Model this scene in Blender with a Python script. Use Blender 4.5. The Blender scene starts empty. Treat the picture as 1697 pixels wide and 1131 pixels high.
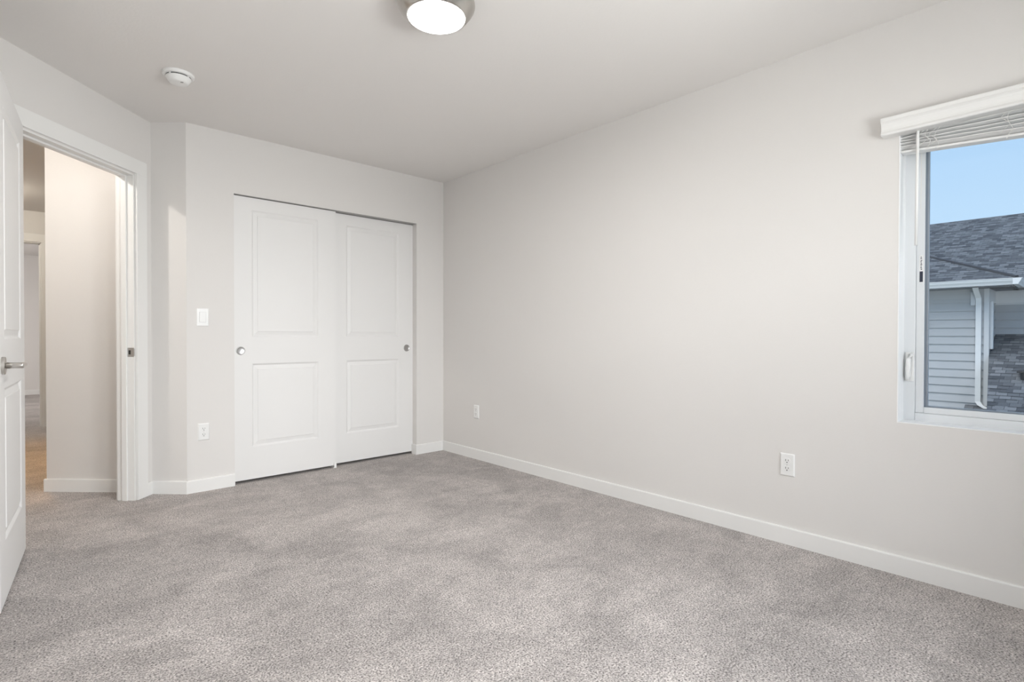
import bpy, bmesh, math, random
from mathutils import Vector, Matrix

random.seed(7)
S = bpy.context.scene
COL = S.collection
PI = math.pi

# ------------------------------------------------------------------ camera
F_PX, YAW, PITCH, ROLL = 886.915, 0.739405, -0.0095008, 0.0017789
CAM = Vector((-2.83482, -4.04004, 1.04455))
cd = bpy.data.cameras.new('camera')
cam = bpy.data.objects.new('camera', cd)
COL.objects.link(cam)
cd.sensor_fit = 'HORIZONTAL'
cd.sensor_width = 36.0
cd.lens = F_PX * 36.0 / 1697.0
cd.clip_start, cd.clip_end = 0.05, 200
fw = Vector((math.sin(YAW) * math.cos(PITCH), math.cos(YAW) * math.cos(PITCH), math.sin(PITCH)))
rt = Vector((math.cos(YAW), -math.sin(YAW), 0))
up = rt.cross(fw)
r2 = rt * math.cos(ROLL) + up * math.sin(ROLL)
u2 = up * math.cos(ROLL) - rt * math.sin(ROLL)
cam.matrix_world = Matrix(((r2.x, u2.x, -fw.x, CAM.x), (r2.y, u2.y, -fw.y, CAM.y), (r2.z, u2.z, -fw.z, CAM.z), (0, 0, 0, 1)))
S.camera = cam

# ------------------------------------------------------------------ colour management, sky, lights
S.view_settings.view_transform = 'Standard'
S.view_settings.look = 'None'
S.view_settings.exposure = 0.06
S.view_settings.gamma = 1.0
S.view_settings.use_curve_mapping = False

LENS_STRENGTH = 10.0
LENS_POWER = 13.6
HALL_POWER = 25.0
REAR_FILL = 175.0
REAR_FILL_EAST = 255.0
REAR_FILL_LOW = 45.0
REAR_UP_FILL_EAST = 200.0
REAR_UP_FILL = 98.0
SUN_POWER = 2.4
FAR_ROOM_DAY = 76.0

W = bpy.data.worlds.new('sky')
S.world = W
W.use_nodes = True
nt = W.node_tree
nt.nodes.clear()
wo = nt.nodes.new('ShaderNodeOutputWorld')
bg = nt.nodes.new('ShaderNodeBackground')
tc = nt.nodes.new('ShaderNodeTexCoord')
sx = nt.nodes.new('ShaderNodeSeparateXYZ')
rp = nt.nodes.new('ShaderNodeValToRGB')
nz = nt.nodes.new('ShaderNodeTexNoise')
nz.inputs['Scale'].default_value = 3.0
nz.inputs['Detail'].default_value = 3.0
rp.color_ramp.elements[0].position = 0.0
rp.color_ramp.elements[0].color = (0.66, 0.83, 0.99, 1)
rp.color_ramp.elements[1].position = 0.55
rp.color_ramp.elements[1].color = (0.30, 0.55, 0.92, 1)
e = rp.color_ramp.elements.new(0.16)
e.color = (0.54, 0.75, 0.98, 1)
ma = nt.nodes.new('ShaderNodeMath')
ma.operation = 'MULTIPLY_ADD'
ma.inputs[1].default_value = 0.10
nt.links.new(tc.outputs['Generated'], sx.inputs[0])
nt.links.new(tc.outputs['Generated'], nz.inputs['Vector'])
nt.links.new(nz.outputs['Fac'], ma.inputs[0])
nt.links.new(sx.outputs['Z'], ma.inputs[2])
sb = nt.nodes.new('ShaderNodeMath')
sb.operation = 'SUBTRACT'
sb.inputs[1].default_value = 0.05
nt.links.new(ma.outputs[0], sb.inputs[0])
nt.links.new(sb.outputs[0], rp.inputs[0])
nt.links.new(rp.outputs[0], bg.inputs[0])
bg.inputs[1].default_value = 1.0
nt.links.new(bg.outputs[0], wo.inputs[0])


def area_light(name, loc, target, sx_, sy_, power, color):
    d = bpy.data.lights.new(name, 'AREA')
    d.shape = 'RECTANGLE'
    d.size, d.size_y = sx_, sy_
    d.energy = power
    d.color = color
    o = bpy.data.objects.new(name, d)
    COL.objects.link(o)
    o.location = loc
    o.rotation_euler = (Vector(target) - Vector(loc)).to_track_quat('-Z', 'Y').to_euler()
    return o


# added area lights in place of daylight: rear window, and inside the far bedroom
area_light('rear_window_fill', (-2.25, -8.2, 2.25), (-0.8, 0.0, 0.9), 1.1, 1.0, REAR_FILL, (0.99, 0.985, 1.0))
area_light('rear_window_fill', (-0.3, -6.3, 2.1), (-2.2, 0.0, 0.9), 1.4, 0.9, REAR_FILL_EAST, (0.99, 0.985, 1.0))
area_light('rear_window_fill', (-1.55, -6.6, 1.35), (-1.7, 0.0, 1.3), 2.0, 1.0, REAR_FILL_LOW, (0.99, 0.985, 1.0))
# added fill aimed up at the ceiling from below that same window
area_light('rear_window_up_fill', (-2.6, -6.4, 0.35), (-1.5, -2.0, 2.44), 1.3, 1.0, REAR_UP_FILL, (1.0, 0.99, 0.97))
area_light('rear_window_up_fill', (-0.5, -6.4, 0.35), (-1.9, -2.0, 2.44), 1.3, 1.0, REAR_UP_FILL_EAST, (1.0, 0.99, 0.97))
area_light('far_bedroom_daylight', (-4.72, 6.3, 1.55), (-2.9, 6.6, 0.2), 1.4, 1.2, FAR_ROOM_DAY, (1.0, 0.97, 0.95))

sun = bpy.data.lights.new('sun', 'SUN')
sun.energy = SUN_POWER
sun.angle = math.radians(50)
sun.color = (1.0, 0.93, 0.83)
sun_o = bpy.data.objects.new('sun', sun)
COL.objects.link(sun_o)
sun_o.rotation_euler = Vector((0.52, -0.18, -0.83)).to_track_quat('-Z', 'Y').to_euler()

# ------------------------------------------------------------------ materials


def mat(name, color, rough=0.5, metal=0.0, spec=0.5, noise=0.0, nscale=20.0, bump=0.0, bscale=200.0, bdist=0.001, coat=0.0):
    m = bpy.data.materials.new(name)
    m.use_nodes = True
    n, l = m.node_tree.nodes, m.node_tree.links
    b = n['Principled BSDF']
    b.inputs['Base Color'].default_value = (*color, 1)
    b.inputs['Roughness'].default_value = rough
    b.inputs['Metallic'].default_value = metal
    b.inputs['Specular IOR Level'].default_value = spec
    b.inputs['Coat Weight'].default_value = coat
    t = n.new('ShaderNodeTexCoord')
    if noise:
        x = n.new('ShaderNodeTexNoise')
        x.inputs['Scale'].default_value = nscale
        x.inputs['Detail'].default_value = 4
        r = n.new('ShaderNodeMapRange')
        r.inputs['To Min'].default_value = 1 - noise
        r.inputs['To Max'].default_value = 1 + noise
        mx = n.new('ShaderNodeVectorMath')
        mx.operation = 'SCALE'
        mx.inputs[0].default_value = color
        l.new(t.outputs['Object'], x.inputs['Vector'])
        l.new(x.outputs['Fac'], r.inputs['Value'])
        l.new(r.outputs[0], mx.inputs['Scale'])
        l.new(mx.outputs[0], b.inputs['Base Color'])
    if bump:
        x = n.new('ShaderNodeTexNoise')
        x.inputs['Scale'].default_value = bscale
        x.inputs['Detail'].default_value = 3
        u = n.new('ShaderNodeBump')
        u.inputs['Strength'].default_value = bump
        u.inputs['Distance'].default_value = bdist
        l.new(t.outputs['Object'], x.inputs['Vector'])
        l.new(x.outputs['Fac'], u.inputs['Height'])
        l.new(u.outputs[0], b.inputs['Normal'])
    return m


M_WALL = mat('wall_paint', (0.766, 0.746, 0.726), 0.75, spec=0.25, noise=0.012, nscale=1.5, bump=0.25, bscale=110, bdist=0.0012)
M_CEIL = mat('ceiling_paint', (0.830, 0.808, 0.788), 0.85, spec=0.2, noise=0.012, nscale=1.5, bump=0.3, bscale=90, bdist=0.0015)
M_TRIM = mat('trim_paint', (0.850, 0.845, 0.830), 0.38, spec=0.4)
M_DOOR = mat('door_paint', (0.820, 0.812, 0.802), 0.45, spec=0.35, bump=0.06, bscale=300, bdist=0.0004)
M_PLAS = mat('white_plastic', (0.86, 0.86, 0.85), 0.32, spec=0.5)
M_VINYL = mat('white_vinyl', (0.77, 0.79, 0.81), 0.35, spec=0.5)
M_LINER = mat('window_liner', (0.90, 0.905, 0.91), 0.4, spec=0.4)
M_TRACK = mat('closet_track_metal', (0.42, 0.41, 0.40), 0.6)
M_PULL = mat('satin_pull', (0.46, 0.455, 0.45), 0.3, metal=1.0)
M_NICK = mat('brushed_nickel', (0.58, 0.56, 0.53), 0.29, metal=1.0, noise=0.05, nscale=60)
M_STEEL = mat('satin_steel', (0.62, 0.62, 0.62), 0.28, metal=1.0)
M_DARK = mat('dark_recess', (0.015, 0.014, 0.013), 0.6)
M_BLIND = mat('blind_slat', (0.82, 0.815, 0.81), 0.5, noise=0.05, nscale=30)
M_CORD = mat('blind_cord', (0.80, 0.79, 0.76), 0.8)
M_SEAL = mat('window_seal', (0.20, 0.24, 0.29), 0.5)
M_SPACER = mat('glass_spacer', (0.34, 0.38, 0.43), 0.5)
M_INK = mat('label_ink', (0.03, 0.035, 0.06), 0.6)
M_GUT = mat('gutter_paint', (0.80, 0.79, 0.79), 0.45)
M_HTRIM = mat('house_trim', (0.66, 0.66, 0.67), 0.6)
M_SOFF = mat('soffit_paint', (0.20, 0.21, 0.23), 0.7)
M_VENT = mat('roof_vent_metal', (0.03, 0.03, 0.035), 0.6)
M_GROUND = mat('yard_ground', (0.30, 0.32, 0.28), 0.9, noise=0.2, nscale=2)
M_SUB = mat('exterior_sheathing', (0.55, 0.56, 0.58), 0.8)


def siding_mat():
    m = mat('house_siding', (0.485, 0.490, 0.505), 0.75, spec=0.2, noise=0.04, nscale=6)
    n, l = m.node_tree.nodes, m.node_tree.links
    t = n.new('ShaderNodeTexCoord')
    mp = n.new('ShaderNodeMapping')
    mp.inputs['Scale'].default_value = (1, 3, 40)
    x = n.new('ShaderNodeTexNoise')
    x.inputs['Scale'].default_value = 6
    x.inputs['Detail'].default_value = 5
    u = n.new('ShaderNodeBump')
    u.inputs['Strength'].default_value = 0.3
    u.inputs['Distance'].default_value = 0.004
    l.new(t.outputs['Object'], mp.inputs[0])
    l.new(mp.outputs[0], x.inputs['Vector'])
    l.new(x.outputs['Fac'], u.inputs['Height'])
    l.new(u.outputs[0], n['Principled BSDF'].inputs['Normal'])
    return m


M_SIDING = siding_mat()


def shingle_mat():
    m = bpy.data.materials.new('asphalt_shingles')
    m.use_nodes = True
    n, l = m.node_tree.nodes, m.node_tree.links
    b = n['Principled BSDF']
    b.inputs['Roughness'].default_value = 0.92
    b.inputs['Specular IOR Level'].default_value = 0.15
    uv = n.new('ShaderNodeUVMap')
    br = n.new('ShaderNodeTexBrick')
    br.offset = 0.37
    br.offset_frequency = 2
    br.inputs['Color1'].default_value = (0.060, 0.066, 0.076, 1)
    br.inputs['Color2'].default_value = (0.185, 0.193, 0.207, 1)
    br.inputs['Mortar'].default_value = (0.07, 0.076, 0.088, 1)
    br.inputs['Scale'].default_value = 1.0
    br.inputs['Mortar Size'].default_value = 0.004
    br.inputs['Mortar Smooth'].default_value = 0.15
    br.inputs['Bias'].default_value = 0.05
    br.inputs['Brick Width'].default_value = 0.15
    br.inputs['Row Height'].default_value = 0.125
    b2 = n.new('ShaderNodeTexBrick')      # which stretches of a course get a painted shadow line at the edge
    b2.offset = 0.61
    b2.offset_frequency = 3
    b2.inputs['Color1'].default_value = (0, 0, 0, 1)
    b2.inputs['Color2'].default_value = (1, 1, 1, 1)
    b2.inputs['Mortar'].default_value = (0.5, 0.5, 0.5, 1)
    b2.inputs['Mortar Size'].default_value = 0.0
    b2.inputs['Brick Width'].default_value = 0.16
    b2.inputs['Row Height'].default_value = 0.125
    b2.inputs['Scale'].default_value = 1.0
    sv = n.new('ShaderNodeSeparateXYZ')
    fr = n.new('ShaderNodeMath')
    fr.operation = 'DIVIDE'
    fr.inputs[1].default_value = 0.125
    fc = n.new('ShaderNodeMath')
    fc.operation = 'FRACT'
    lt = n.new('ShaderNodeMath')
    lt.operation = 'LESS_THAN'
    lt.inputs[1].default_value = 0.22
    gt = n.new('ShaderNodeMapRange')
    gt.inputs['From Min'].default_value = 0.35
    gt.inputs['From Max'].default_value = 0.75
    ml = n.new('ShaderNodeMath')
    ml.operation = 'MULTIPLY'
    ed = n.new('ShaderNodeMapRange')
    ed.inputs['To Min'].default_value = 1.0
    ed.inputs['To Max'].default_value = 0.38
    l.new(uv.outputs[0], sv.inputs[0])
    l.new(sv.outputs['Y'], fr.inputs[0])
    l.new(fr.outputs[0], fc.inputs[0])
    l.new(fc.outputs[0], lt.inputs[0])
    l.new(b2.outputs['Color'], gt.inputs['Value'])
    l.new(lt.outputs[0], ml.inputs[0])
    l.new(gt.outputs[0], ml.inputs[1])
    l.new(ml.outputs[0], ed.inputs['Value'])
    x = n.new('ShaderNodeTexNoise')
    x.inputs['Scale'].default_value = 120
    x.inputs['Detail'].default_value = 2
    r = n.new('ShaderNodeMapRange')
    r.inputs['To Min'].default_value = 0.55
    r.inputs['To Max'].default_value = 1.45
    mx = n.new('ShaderNodeMixRGB')
    mx.blend_type = 'MULTIPLY'
    mx.inputs[0].default_value = 1.0
    sc = n.new('ShaderNodeVectorMath')
    sc.operation = 'SCALE'
    for q in (br, b2, x):
        l.new(uv.outputs[0], q.inputs['Vector'])
    l.new(x.outputs['Fac'], r.inputs['Value'])
    l.new(br.outputs['Color'], mx.inputs[1])
    l.new(ed.outputs[0], mx.inputs[2])
    l.new(mx.outputs[0], sc.inputs[0])
    l.new(r.outputs[0], sc.inputs['Scale'])
    l.new(sc.outputs[0], b.inputs['Base Color'])
    u = n.new('ShaderNodeBump')
    u.inputs['Strength'].default_value = 0.7
    u.inputs['Distance'].default_value = 0.012
    u.invert = True
    l.new(br.outputs['Fac'], u.inputs['Height'])
    l.new(u.outputs[0], b.inputs['Normal'])
    return m


M_SHINGLE = shingle_mat()


def carpet_mat():
    m = bpy.data.materials.new('cut_pile_carpet')
    m.use_nodes = True
    n, l = m.node_tree.nodes, m.node_tree.links
    b = n['Principled BSDF']
    b.inputs['Roughness'].default_value = 1.0
    b.inputs['Specular IOR Level'].default_value = 0.05
    b.inputs['Sheen Weight'].default_value = 0.15
    b.inputs['Sheen Roughness'].default_value = 0.6
    t = n.new('ShaderNodeTexCoord')

    def noise(scale, detail, rough=0.5, dist=0.0, vec=None):
        x = n.new('ShaderNodeTexNoise')
        x.inputs['Scale'].default_value = scale
        x.inputs['Detail'].default_value = detail
        x.inputs['Roughness'].default_value = rough
        x.inputs['Distortion'].default_value = dist
        l.new(vec or t.outputs['Object'], x.inputs['Vector'])
        return x.outputs['Fac']

    def remap(v, a, c, d, e_):
        r = n.new('ShaderNodeMapRange')
        r.inputs['From Min'].default_value = a
        r.inputs['From Max'].default_value = c
        r.inputs['To Min'].default_value = d
        r.inputs['To Max'].default_value = e_
        l.new(v, r.inputs['Value'])
        return r.outputs[0]

    def mul(a, c):
        q = n.new('ShaderNodeMath')
        q.operation = 'MULTIPLY'
        l.new(a, q.inputs[0])
        l.new(c, q.inputs[1])
        return q.outputs[0]

    fine = noise(165, 2.5, 0.6)
    tuft = n.new('ShaderNodeTexVoronoi')
    tuft.inputs['Scale'].default_value = 150
    l.new(t.outputs['Object'], tuft.inputs['Vector'])
    ramp = n.new('ShaderNodeValToRGB')
    ramp.color_ramp.elements[0].position = 0.33
    ramp.color_ramp.elements[0].color = (0.095, 0.082, 0.077, 1)
    ramp.color_ramp.elements[1].position = 0.65
    ramp.color_ramp.elements[1].color = (0.740, 0.690, 0.664, 1)
    e1 = ramp.color_ramp.elements.new(0.45)
    e1.color = (0.425, 0.385, 0.367, 1)
    e2 = ramp.color_ramp.elements.new(0.54)
    e2.color = (0.570, 0.524, 0.500, 1)
    l.new(fine, ramp.inputs[0])
    # pile direction shading painted as colour patches, as left by footsteps and vacuum cleaner
    patch = remap(noise(2.3, 4, 0.55, 0.8), 0.3, 0.7, 0.80, 1.17)
    mp = n.new('ShaderNodeMapping')
    mp.inputs['Rotation'].default_value = (0, 0, 0.6)
    mp.inputs['Scale'].default_value = (1.1, 5.0, 1)
    l.new(t.outputs['Object'], mp.inputs[0])
    stripe = remap(noise(1.6, 3, 0.5, 0.4, mp.outputs[0]), 0.3, 0.7, 0.93, 1.07)
    mid = mul(remap(noise(30, 3, 0.6), 0.3, 0.7, 0.89, 1.11), remap(noise(8.5, 3, 0.6), 0.3, 0.7, 0.91, 1.09))
    cells = remap(tuft.outputs['Distance'], 0.0, 0.75, 1.14, 0.72)
    f = mul(mul(patch, stripe), mul(mid, cells))
    sc = n.new('ShaderNodeVectorMath')
    sc.operation = 'SCALE'
    l.new(ramp.outputs[0], sc.inputs[0])
    l.new(f, sc.inputs['Scale'])
    l.new(sc.outputs[0], b.inputs['Base Color'])
    u = n.new('ShaderNodeBump')
    u.inputs['Strength'].default_value = 0.8
    u.inputs['Distance'].default_value = 0.006
    l.new(fine, u.inputs['Height'])
    l.new(u.outputs[0], b.inputs['Normal'])
    return m


M_CARPET = carpet_mat()


def emit_mat(name, color, strength):
    m = bpy.data.materials.new(name)
    m.use_nodes = True
    n, l = m.node_tree.nodes, m.node_tree.links
    n.clear()
    o = n.new('ShaderNodeOutputMaterial')
    x = n.new('ShaderNodeEmission')
    x.inputs[0].default_value = (*color, 1)
    x.inputs[1].default_value = strength
    l.new(x.outputs[0], o.inputs[0])
    return m


M_LENS = emit_mat('lit_lens', (1.0, 0.985, 0.965), LENS_STRENGTH)


def glass_mat():
    m = bpy.data.materials.new('window_glass')
    m.use_nodes = True
    n, l = m.node_tree.nodes, m.node_tree.links
    n.clear()
    o = n.new('ShaderNodeOutputMaterial')
    tr = n.new('ShaderNodeBsdfTransparent')
    tr.inputs[0].default_value = (0.97, 0.985, 0.985, 1)
    gl = n.new('ShaderNodeBsdfGlossy')
    gl.inputs['Roughness'].default_value = 0.02
    fr = n.new('ShaderNodeFresnel')
    fr.inputs[0].default_value = 1.35
    sc = n.new('ShaderNodeMath')
    sc.operation = 'MULTIPLY'
    sc.inputs[1].default_value = 0.6
    mx = n.new('ShaderNodeMixShader')
    l.new(fr.outputs[0], sc.inputs[0])
    l.new(sc.outputs[0], mx.inputs[0])
    l.new(tr.outputs[0], mx.inputs[1])
    l.new(gl.outputs[0], mx.inputs[2])
    l.new(mx.outputs[0], o.inputs[0])
    return m


M_GLASS = glass_mat()

# ------------------------------------------------------------------ mesh helpers


def tag(o, label=None, cat=None, group=None, kind=None):
    if label:
        o['label'] = label
    if cat:
        o['category'] = cat
    if group:
        o['group'] = group
    if kind:
        o['kind'] = kind
    return o


def build(name, bm, m, parent=None, bevel=0.0, seg=2, smooth=False, recalc=True):
    if recalc:
        bmesh.ops.recalc_face_normals(bm, faces=bm.faces[:])
    me = bpy.data.meshes.new(name)
    bm.to_mesh(me)
    bm.free()
    me.materials.append(m)
    if smooth:
        for f in me.polygons:
            f.use_smooth = True
    o = bpy.data.objects.new(name, me)
    COL.objects.link(o)
    if parent:
        o.parent = parent
    if bevel:
        b = o.modifiers.new('bevel', 'BEVEL')
        b.width = bevel
        b.segments = seg
        b.limit_method = 'ANGLE'
        b.angle_limit = math.radians(40)
        b.harden_normals = False
    return o


def empty(name, loc, rotz=0.0):
    o = bpy.data.objects.new(name, None)
    o.empty_display_size = 0.1
    COL.objects.link(o)
    o.location = loc
    o.rotation_euler = (0, 0, rotz)
    return o


def box(bm, x0, x1, y0, y1, z0, z1, mtx=None):
    vs = [bm.verts.new(Vector(c)) for c in
          ((x0, y0, z0), (x1, y0, z0), (x1, y1, z0), (x0, y1, z0), (x0, y0, z1), (x1, y0, z1), (x1, y1, z1), (x0, y1, z1))]
    if mtx is not None:
        for v in vs:
            v.co = mtx @ v.co
    for f in ((0, 3, 2, 1), (4, 5, 6, 7), (0, 1, 5, 4), (1, 2, 6, 5), (2, 3, 7, 6), (3, 0, 4, 7)):
        bm.faces.new([vs[i] for i in f])
    return vs


def prism(bm, pts, z0, z1):
    lo = [bm.verts.new((p[0], p[1], z0)) for p in pts]
    hi = [bm.verts.new((p[0], p[1], z1)) for p in pts]
    bm.faces.new(lo[::-1])
    bm.faces.new(hi)
    k = len(pts)
    for i in range(k):
        bm.faces.new((lo[i], lo[(i + 1) % k], hi[(i + 1) % k], hi[i]))


def extrude_profile(bm, prof, a, b, fx, fz):
    """prof = list of (p, q); placed at points a and b with p along fx and q along fz; end caps closed."""
    A = [bm.verts.new(a + fx * p + fz * q) for p, q in prof]
    B = [bm.verts.new(b + fx * p + fz * q) for p, q in prof]
    k = len(prof)
    for i in range(k):
        bm.faces.new((A[i], A[(i + 1) % k], B[(i + 1) % k], B[i]))
    bm.faces.new(A[::-1])
    bm.faces.new(B)


def lathe(bm, prof, center=(0, 0, 0), n=64, axis='Z', cap=True):
    """prof = list of (radius, height)"""
    c = Vector(center)
    rings = []
    for r, h in prof:
        ring = []
        for i in range(n):
            a = 2 * PI * i / n
            if axis == 'Z':
                v = Vector((r * math.cos(a), r * math.sin(a), h))
            elif axis == 'Y':
                v = Vector((r * math.cos(a), h, r * math.sin(a)))
            else:
                v = Vector((h, r * math.cos(a), r * math.sin(a)))
            ring.append(bm.verts.new(c + v))
        rings.append(ring)
    for j in range(len(rings) - 1):
        for i in range(n):
            k = (i + 1) % n
            bm.faces.new((rings[j][i], rings[j][k], rings[j + 1][k], rings[j + 1][i]))
    if cap:
        bm.faces.new(rings[0])
        bm.faces.new(rings[-1])


def tube(bm, pts, r, n=12):
    pts = [Vector(p) for p in pts]
    rings = []
    for i, p in enumerate(pts):
        d = (pts[min(i + 1, len(pts) - 1)] - pts[max(i - 1, 0)]).normalized()
        ref = Vector((0, 0, 1)) if abs(d.z) < 0.9 else Vector((1, 0, 0))
        a = d.cross(ref).normalized()
        b = d.cross(a).normalized()
        rr = r[i] if isinstance(r, (list, tuple)) else r
        rings.append([bm.verts.new(p + a * rr * math.cos(2 * PI * k / n) + b * rr * math.sin(2 * PI * k / n)) for k in range(n)])
    for j in range(len(rings) - 1):
        for k in range(n):
            q = (k + 1) % n
            bm.faces.new((rings[j][k], rings[j][q], rings[j + 1][q], rings[j + 1][k]))
    bm.faces.new(rings[0])
    bm.faces.new(rings[-1])


PANEL_LOOPS = ((0.004, 0.0025), (0.011, 0.0085), (0.015, 0.0090), (0.0385, 0.0035), (0.0405, 0.0008))


def panel_slab(bm, w, h, t, panels):
    """moulded two-panel door slab, x 0..w, y 0..t, z 0..h, the same panels on both faces"""
    xs = sorted({0.0, w} | {p[0] for p in panels} | {p[1] for p in panels})
    zs = sorted({0.0, h} | {p[2] for p in panels} | {p[3] for p in panels})
    ispan = lambda a, b, c, d: any(abs(a - p[0]) < 1e-6 and abs(b - p[1]) < 1e-6 and abs(c - p[2]) < 1e-6 and abs(d - p[3]) < 1e-6 for p in panels)
    grids = []
    for y0, s in ((0.0, 1), (t, -1)):
        g = {(i, k): bm.verts.new((x, y0, z)) for i, x in enumerate(xs) for k, z in enumerate(zs)}
        grids.append(g)
        for i in range(len(xs) - 1):
            for k in range(len(zs) - 1):
                q = [g[i, k], g[i + 1, k], g[i + 1, k + 1], g[i, k + 1]]
                if ispan(xs[i], xs[i + 1], zs[k], zs[k + 1]):
                    prev = q
                    for off, dep in PANEL_LOOPS:
                        y = y0 + s * dep
                        cur = [bm.verts.new(c) for c in ((xs[i] + off, y, zs[k] + off), (xs[i + 1] - off, y, zs[k] + off),
                                                         (xs[i + 1] - off, y, zs[k + 1] - off), (xs[i] + off, y, zs[k + 1] - off))]
                        for j in range(4):
                            bm.faces.new((prev[j], prev[(j + 1) % 4], cur[(j + 1) % 4], cur[j]))
                        prev = cur
                    bm.faces.new(prev)
                else:
                    bm.faces.new(q)
    a, b = grids
    nx, nz_ = len(xs) - 1, len(zs) - 1
    for i in range(nx):
        bm.faces.new((a[i, 0], a[i + 1, 0], b[i + 1, 0], b[i, 0]))
        bm.faces.new((a[i, nz_], a[i + 1, nz_], b[i + 1, nz_], b[i, nz_]))
    for k in range(nz_):
        bm.faces.new((a[0, k], a[0, k + 1], b[0, k + 1], b[0, k]))
        bm.faces.new((a[nx, k], a[nx, k + 1], b[nx, k + 1], b[nx, k]))


# ------------------------------------------------------------------ plan of the rooms
H = 2.44
P1 = Vector((-2.0446, 0, 0))
DD = Vector((0.691467, 0.722408, 0))      # along the diagonal door wall, away from the camera
ND = Vector((0.722408, -0.691467, 0))     # from the diagonal door wall into the bedroom
P2 = Vector((-2.21465, 0.16278, 0))
DOOR_M = Matrix(((DD.x, ND.x, 0, P2.x), (DD.y, ND.y, 0, P2.y), (0, 0, 1, 0), (0, 0, 0, 1)))   # local x = along, y = into the room


def D(s, o, z=0.0):
    return P2 + DD * s + ND * o + Vector((0, 0, z))


XL, XR, CT = -1.757, -0.2845, 2.030        # closet opening
WY0, WY1, WZ0, WZ1 = -4.66, -3.4445, 0.667, 1.975
RX0, RX1 = -2.35, -0.75                    # added window behind the camera


def structure(name, bm, m, label, cat, parent=None, bevel=0.0):
    o = build(name, bm, m, parent, bevel)
    return tag(o, label, cat, kind='structure')


bm = bmesh.new()
box(bm, -4.9, 0.2, -5.2, 8.75, -0.12, 0.0)
structure('floor', bm, M_CARPET, 'grey beige cut pile carpet floor running through the bedroom and hallway', 'floor')
bm = bmesh.new()
box(bm, -4.9, 0.2, -5.2, 8.75, H, H + 0.12)
structure('ceiling', bm, M_CEIL, 'plain off-white painted ceiling above the whole bedroom', 'ceiling')

bm = bmesh.new()
box(bm, 0, 0.2, WY1, 0.9, 0, H)
box(bm, 0, 0.2, -5.2, WY0, 0, H)
box(bm, 0, 0.2, WY0, WY1, 0, WZ0)
box(bm, 0, 0.2, WY0, WY1, WZ1, H)
structure('wall_right', bm, M_WALL, 'long bare off-white wall with the window at its near end', 'wall')

bm = bmesh.new()
box(bm, P1.x, XL, 0, 0.115, 0, H)
box(bm, XR, 0, 0, 0.115, 0, H)
box(bm, XL, XR, 0, 0.115, CT, H)
structure('wall_back', bm, M_WALL, 'off-white wall around and above the sliding closet doors', 'wall')

bm = bmesh.new()
prism(bm, [(P1.x, P1.y), tuple((P1 + DD * 0.115)[:2]), tuple((P2 + DD * 0.115)[:2]), (P2.x, P2.y)], 0, H)
structure('wall_return', bm, M_WALL, 'narrow off-white wall strip turning the corner between doorway and closet wall', 'wall')

OS0, OS1, OZ = -0.955, -0.152, 2.055        # doorway in the diagonal wall
bm = bmesh.new()
box(bm, OS1, 0.115, -0.11, 0, 0, H, DOOR_M)
box(bm, -1.27, OS0, -0.11, 0, 0, H, DOOR_M)
box(bm, OS0, OS1, -0.11, 0, OZ, H, DOOR_M)
structure('wall_diagonal', bm, M_WALL, 'off-white diagonal wall around and above the open bedroom doorway', 'wall')

bm = bmesh.new()
box(bm, -3.115, -3.0, -5.2, -0.60, 0, H)
structure('wall_left', bm, M_WALL, 'off-white wall behind the open bedroom door', 'wall')

bm = bmesh.new()
box(bm, -3.115, RX0, -5.2, -5.0, 0, H)
box(bm, RX1, 0.0, -5.2, -5.0, 0, H)
box(bm, RX0, RX1, -5.2, -5.0, 0, WZ0)
box(bm, RX0, RX1, -5.2, -5.0, WZ1, H)
structure('wall_rear', bm, M_WALL, 'off-white bedroom wall with an added window, opposite the closet wall', 'wall')

bm = bmesh.new()
box(bm, -1.95, 0, 0.75, 0.865, 0, H)
box(bm, -1.95, -1.86, 0.115, 0.75, 0, H)
structure('wall_closet', bm, M_WALL, 'inner walls of the closet behind the sliding doors', 'wall')

# hallway and the bedroom beyond it
bm = bmesh.new()
box(bm, 0.03, 0.145, -0.738, -0.11, 0, H, DOOR_M)
structure('wall_hall', bm, M_WALL, 'cream lit hallway wall ending in a corner, seen through the doorway', 'wall')
HX0, HX1, HY = -2.95, -2.69, 4.05
bm = bmesh.new()
box(bm, -4.3, HX0 - 0.5, HY, HY + 0.115, 0, H)
box(bm, HX1, -1.2, HY, HY + 0.115, 0, H)
box(bm, HX0 - 0.5, HX1, HY, HY + 0.115, 2.09, H)
structure('wall_hall_end', bm, M_WALL, 'hallway end wall above and beside the far bedroom doorway', 'wall')
bm = bmesh.new()
box(bm, -4.3, -4.185, -1.4, HY, 0, H)
box(bm, -4.3, -3.115, -1.4, -1.285, 0, H)
box(bm, -1.315, -1.2, 0.865, HY, 0, H)
structure('wall_hall_side', bm, M_WALL, 'hallway side walls out of sight behind the bedroom walls', 'wall')
bm = bmesh.new()
box(bm, -4.85, -1.0, 8.55, 8.665, 0, H)
box(bm, -4.9, -4.8, HY, 8.6, 0, H)
box(bm, -1.1, -1.0, HY, 8.6, 0, H)
box(bm, -4.9, -4.3, HY, HY + 0.115, 0, H)
structure('wall_far_bedroom', bm, M_WALL, 'dim grey wall of the far bedroom seen down the hallway', 'wall')

# ------------------------------------------------------------------ baseboards
BB = [(0, 0), (0.014, 0), (0.014, 0.079), (0.0128, 0.0825), (0.0105, 0.0845), (0, 0.0845)]
Z = Vector((0, 0, 1))


def baseboard(name, runs, label):
    bm_ = bmesh.new()
    for a, b, n_ in runs:
        extrude_profile(bm_, BB, Vector((a[0], a[1], 0)), Vector((b[0], b[1], 0)), Vector((n_[0], n_[1], 0)), Z)
    return structure(name, bm_, M_TRIM, label, 'baseboard')


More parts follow.
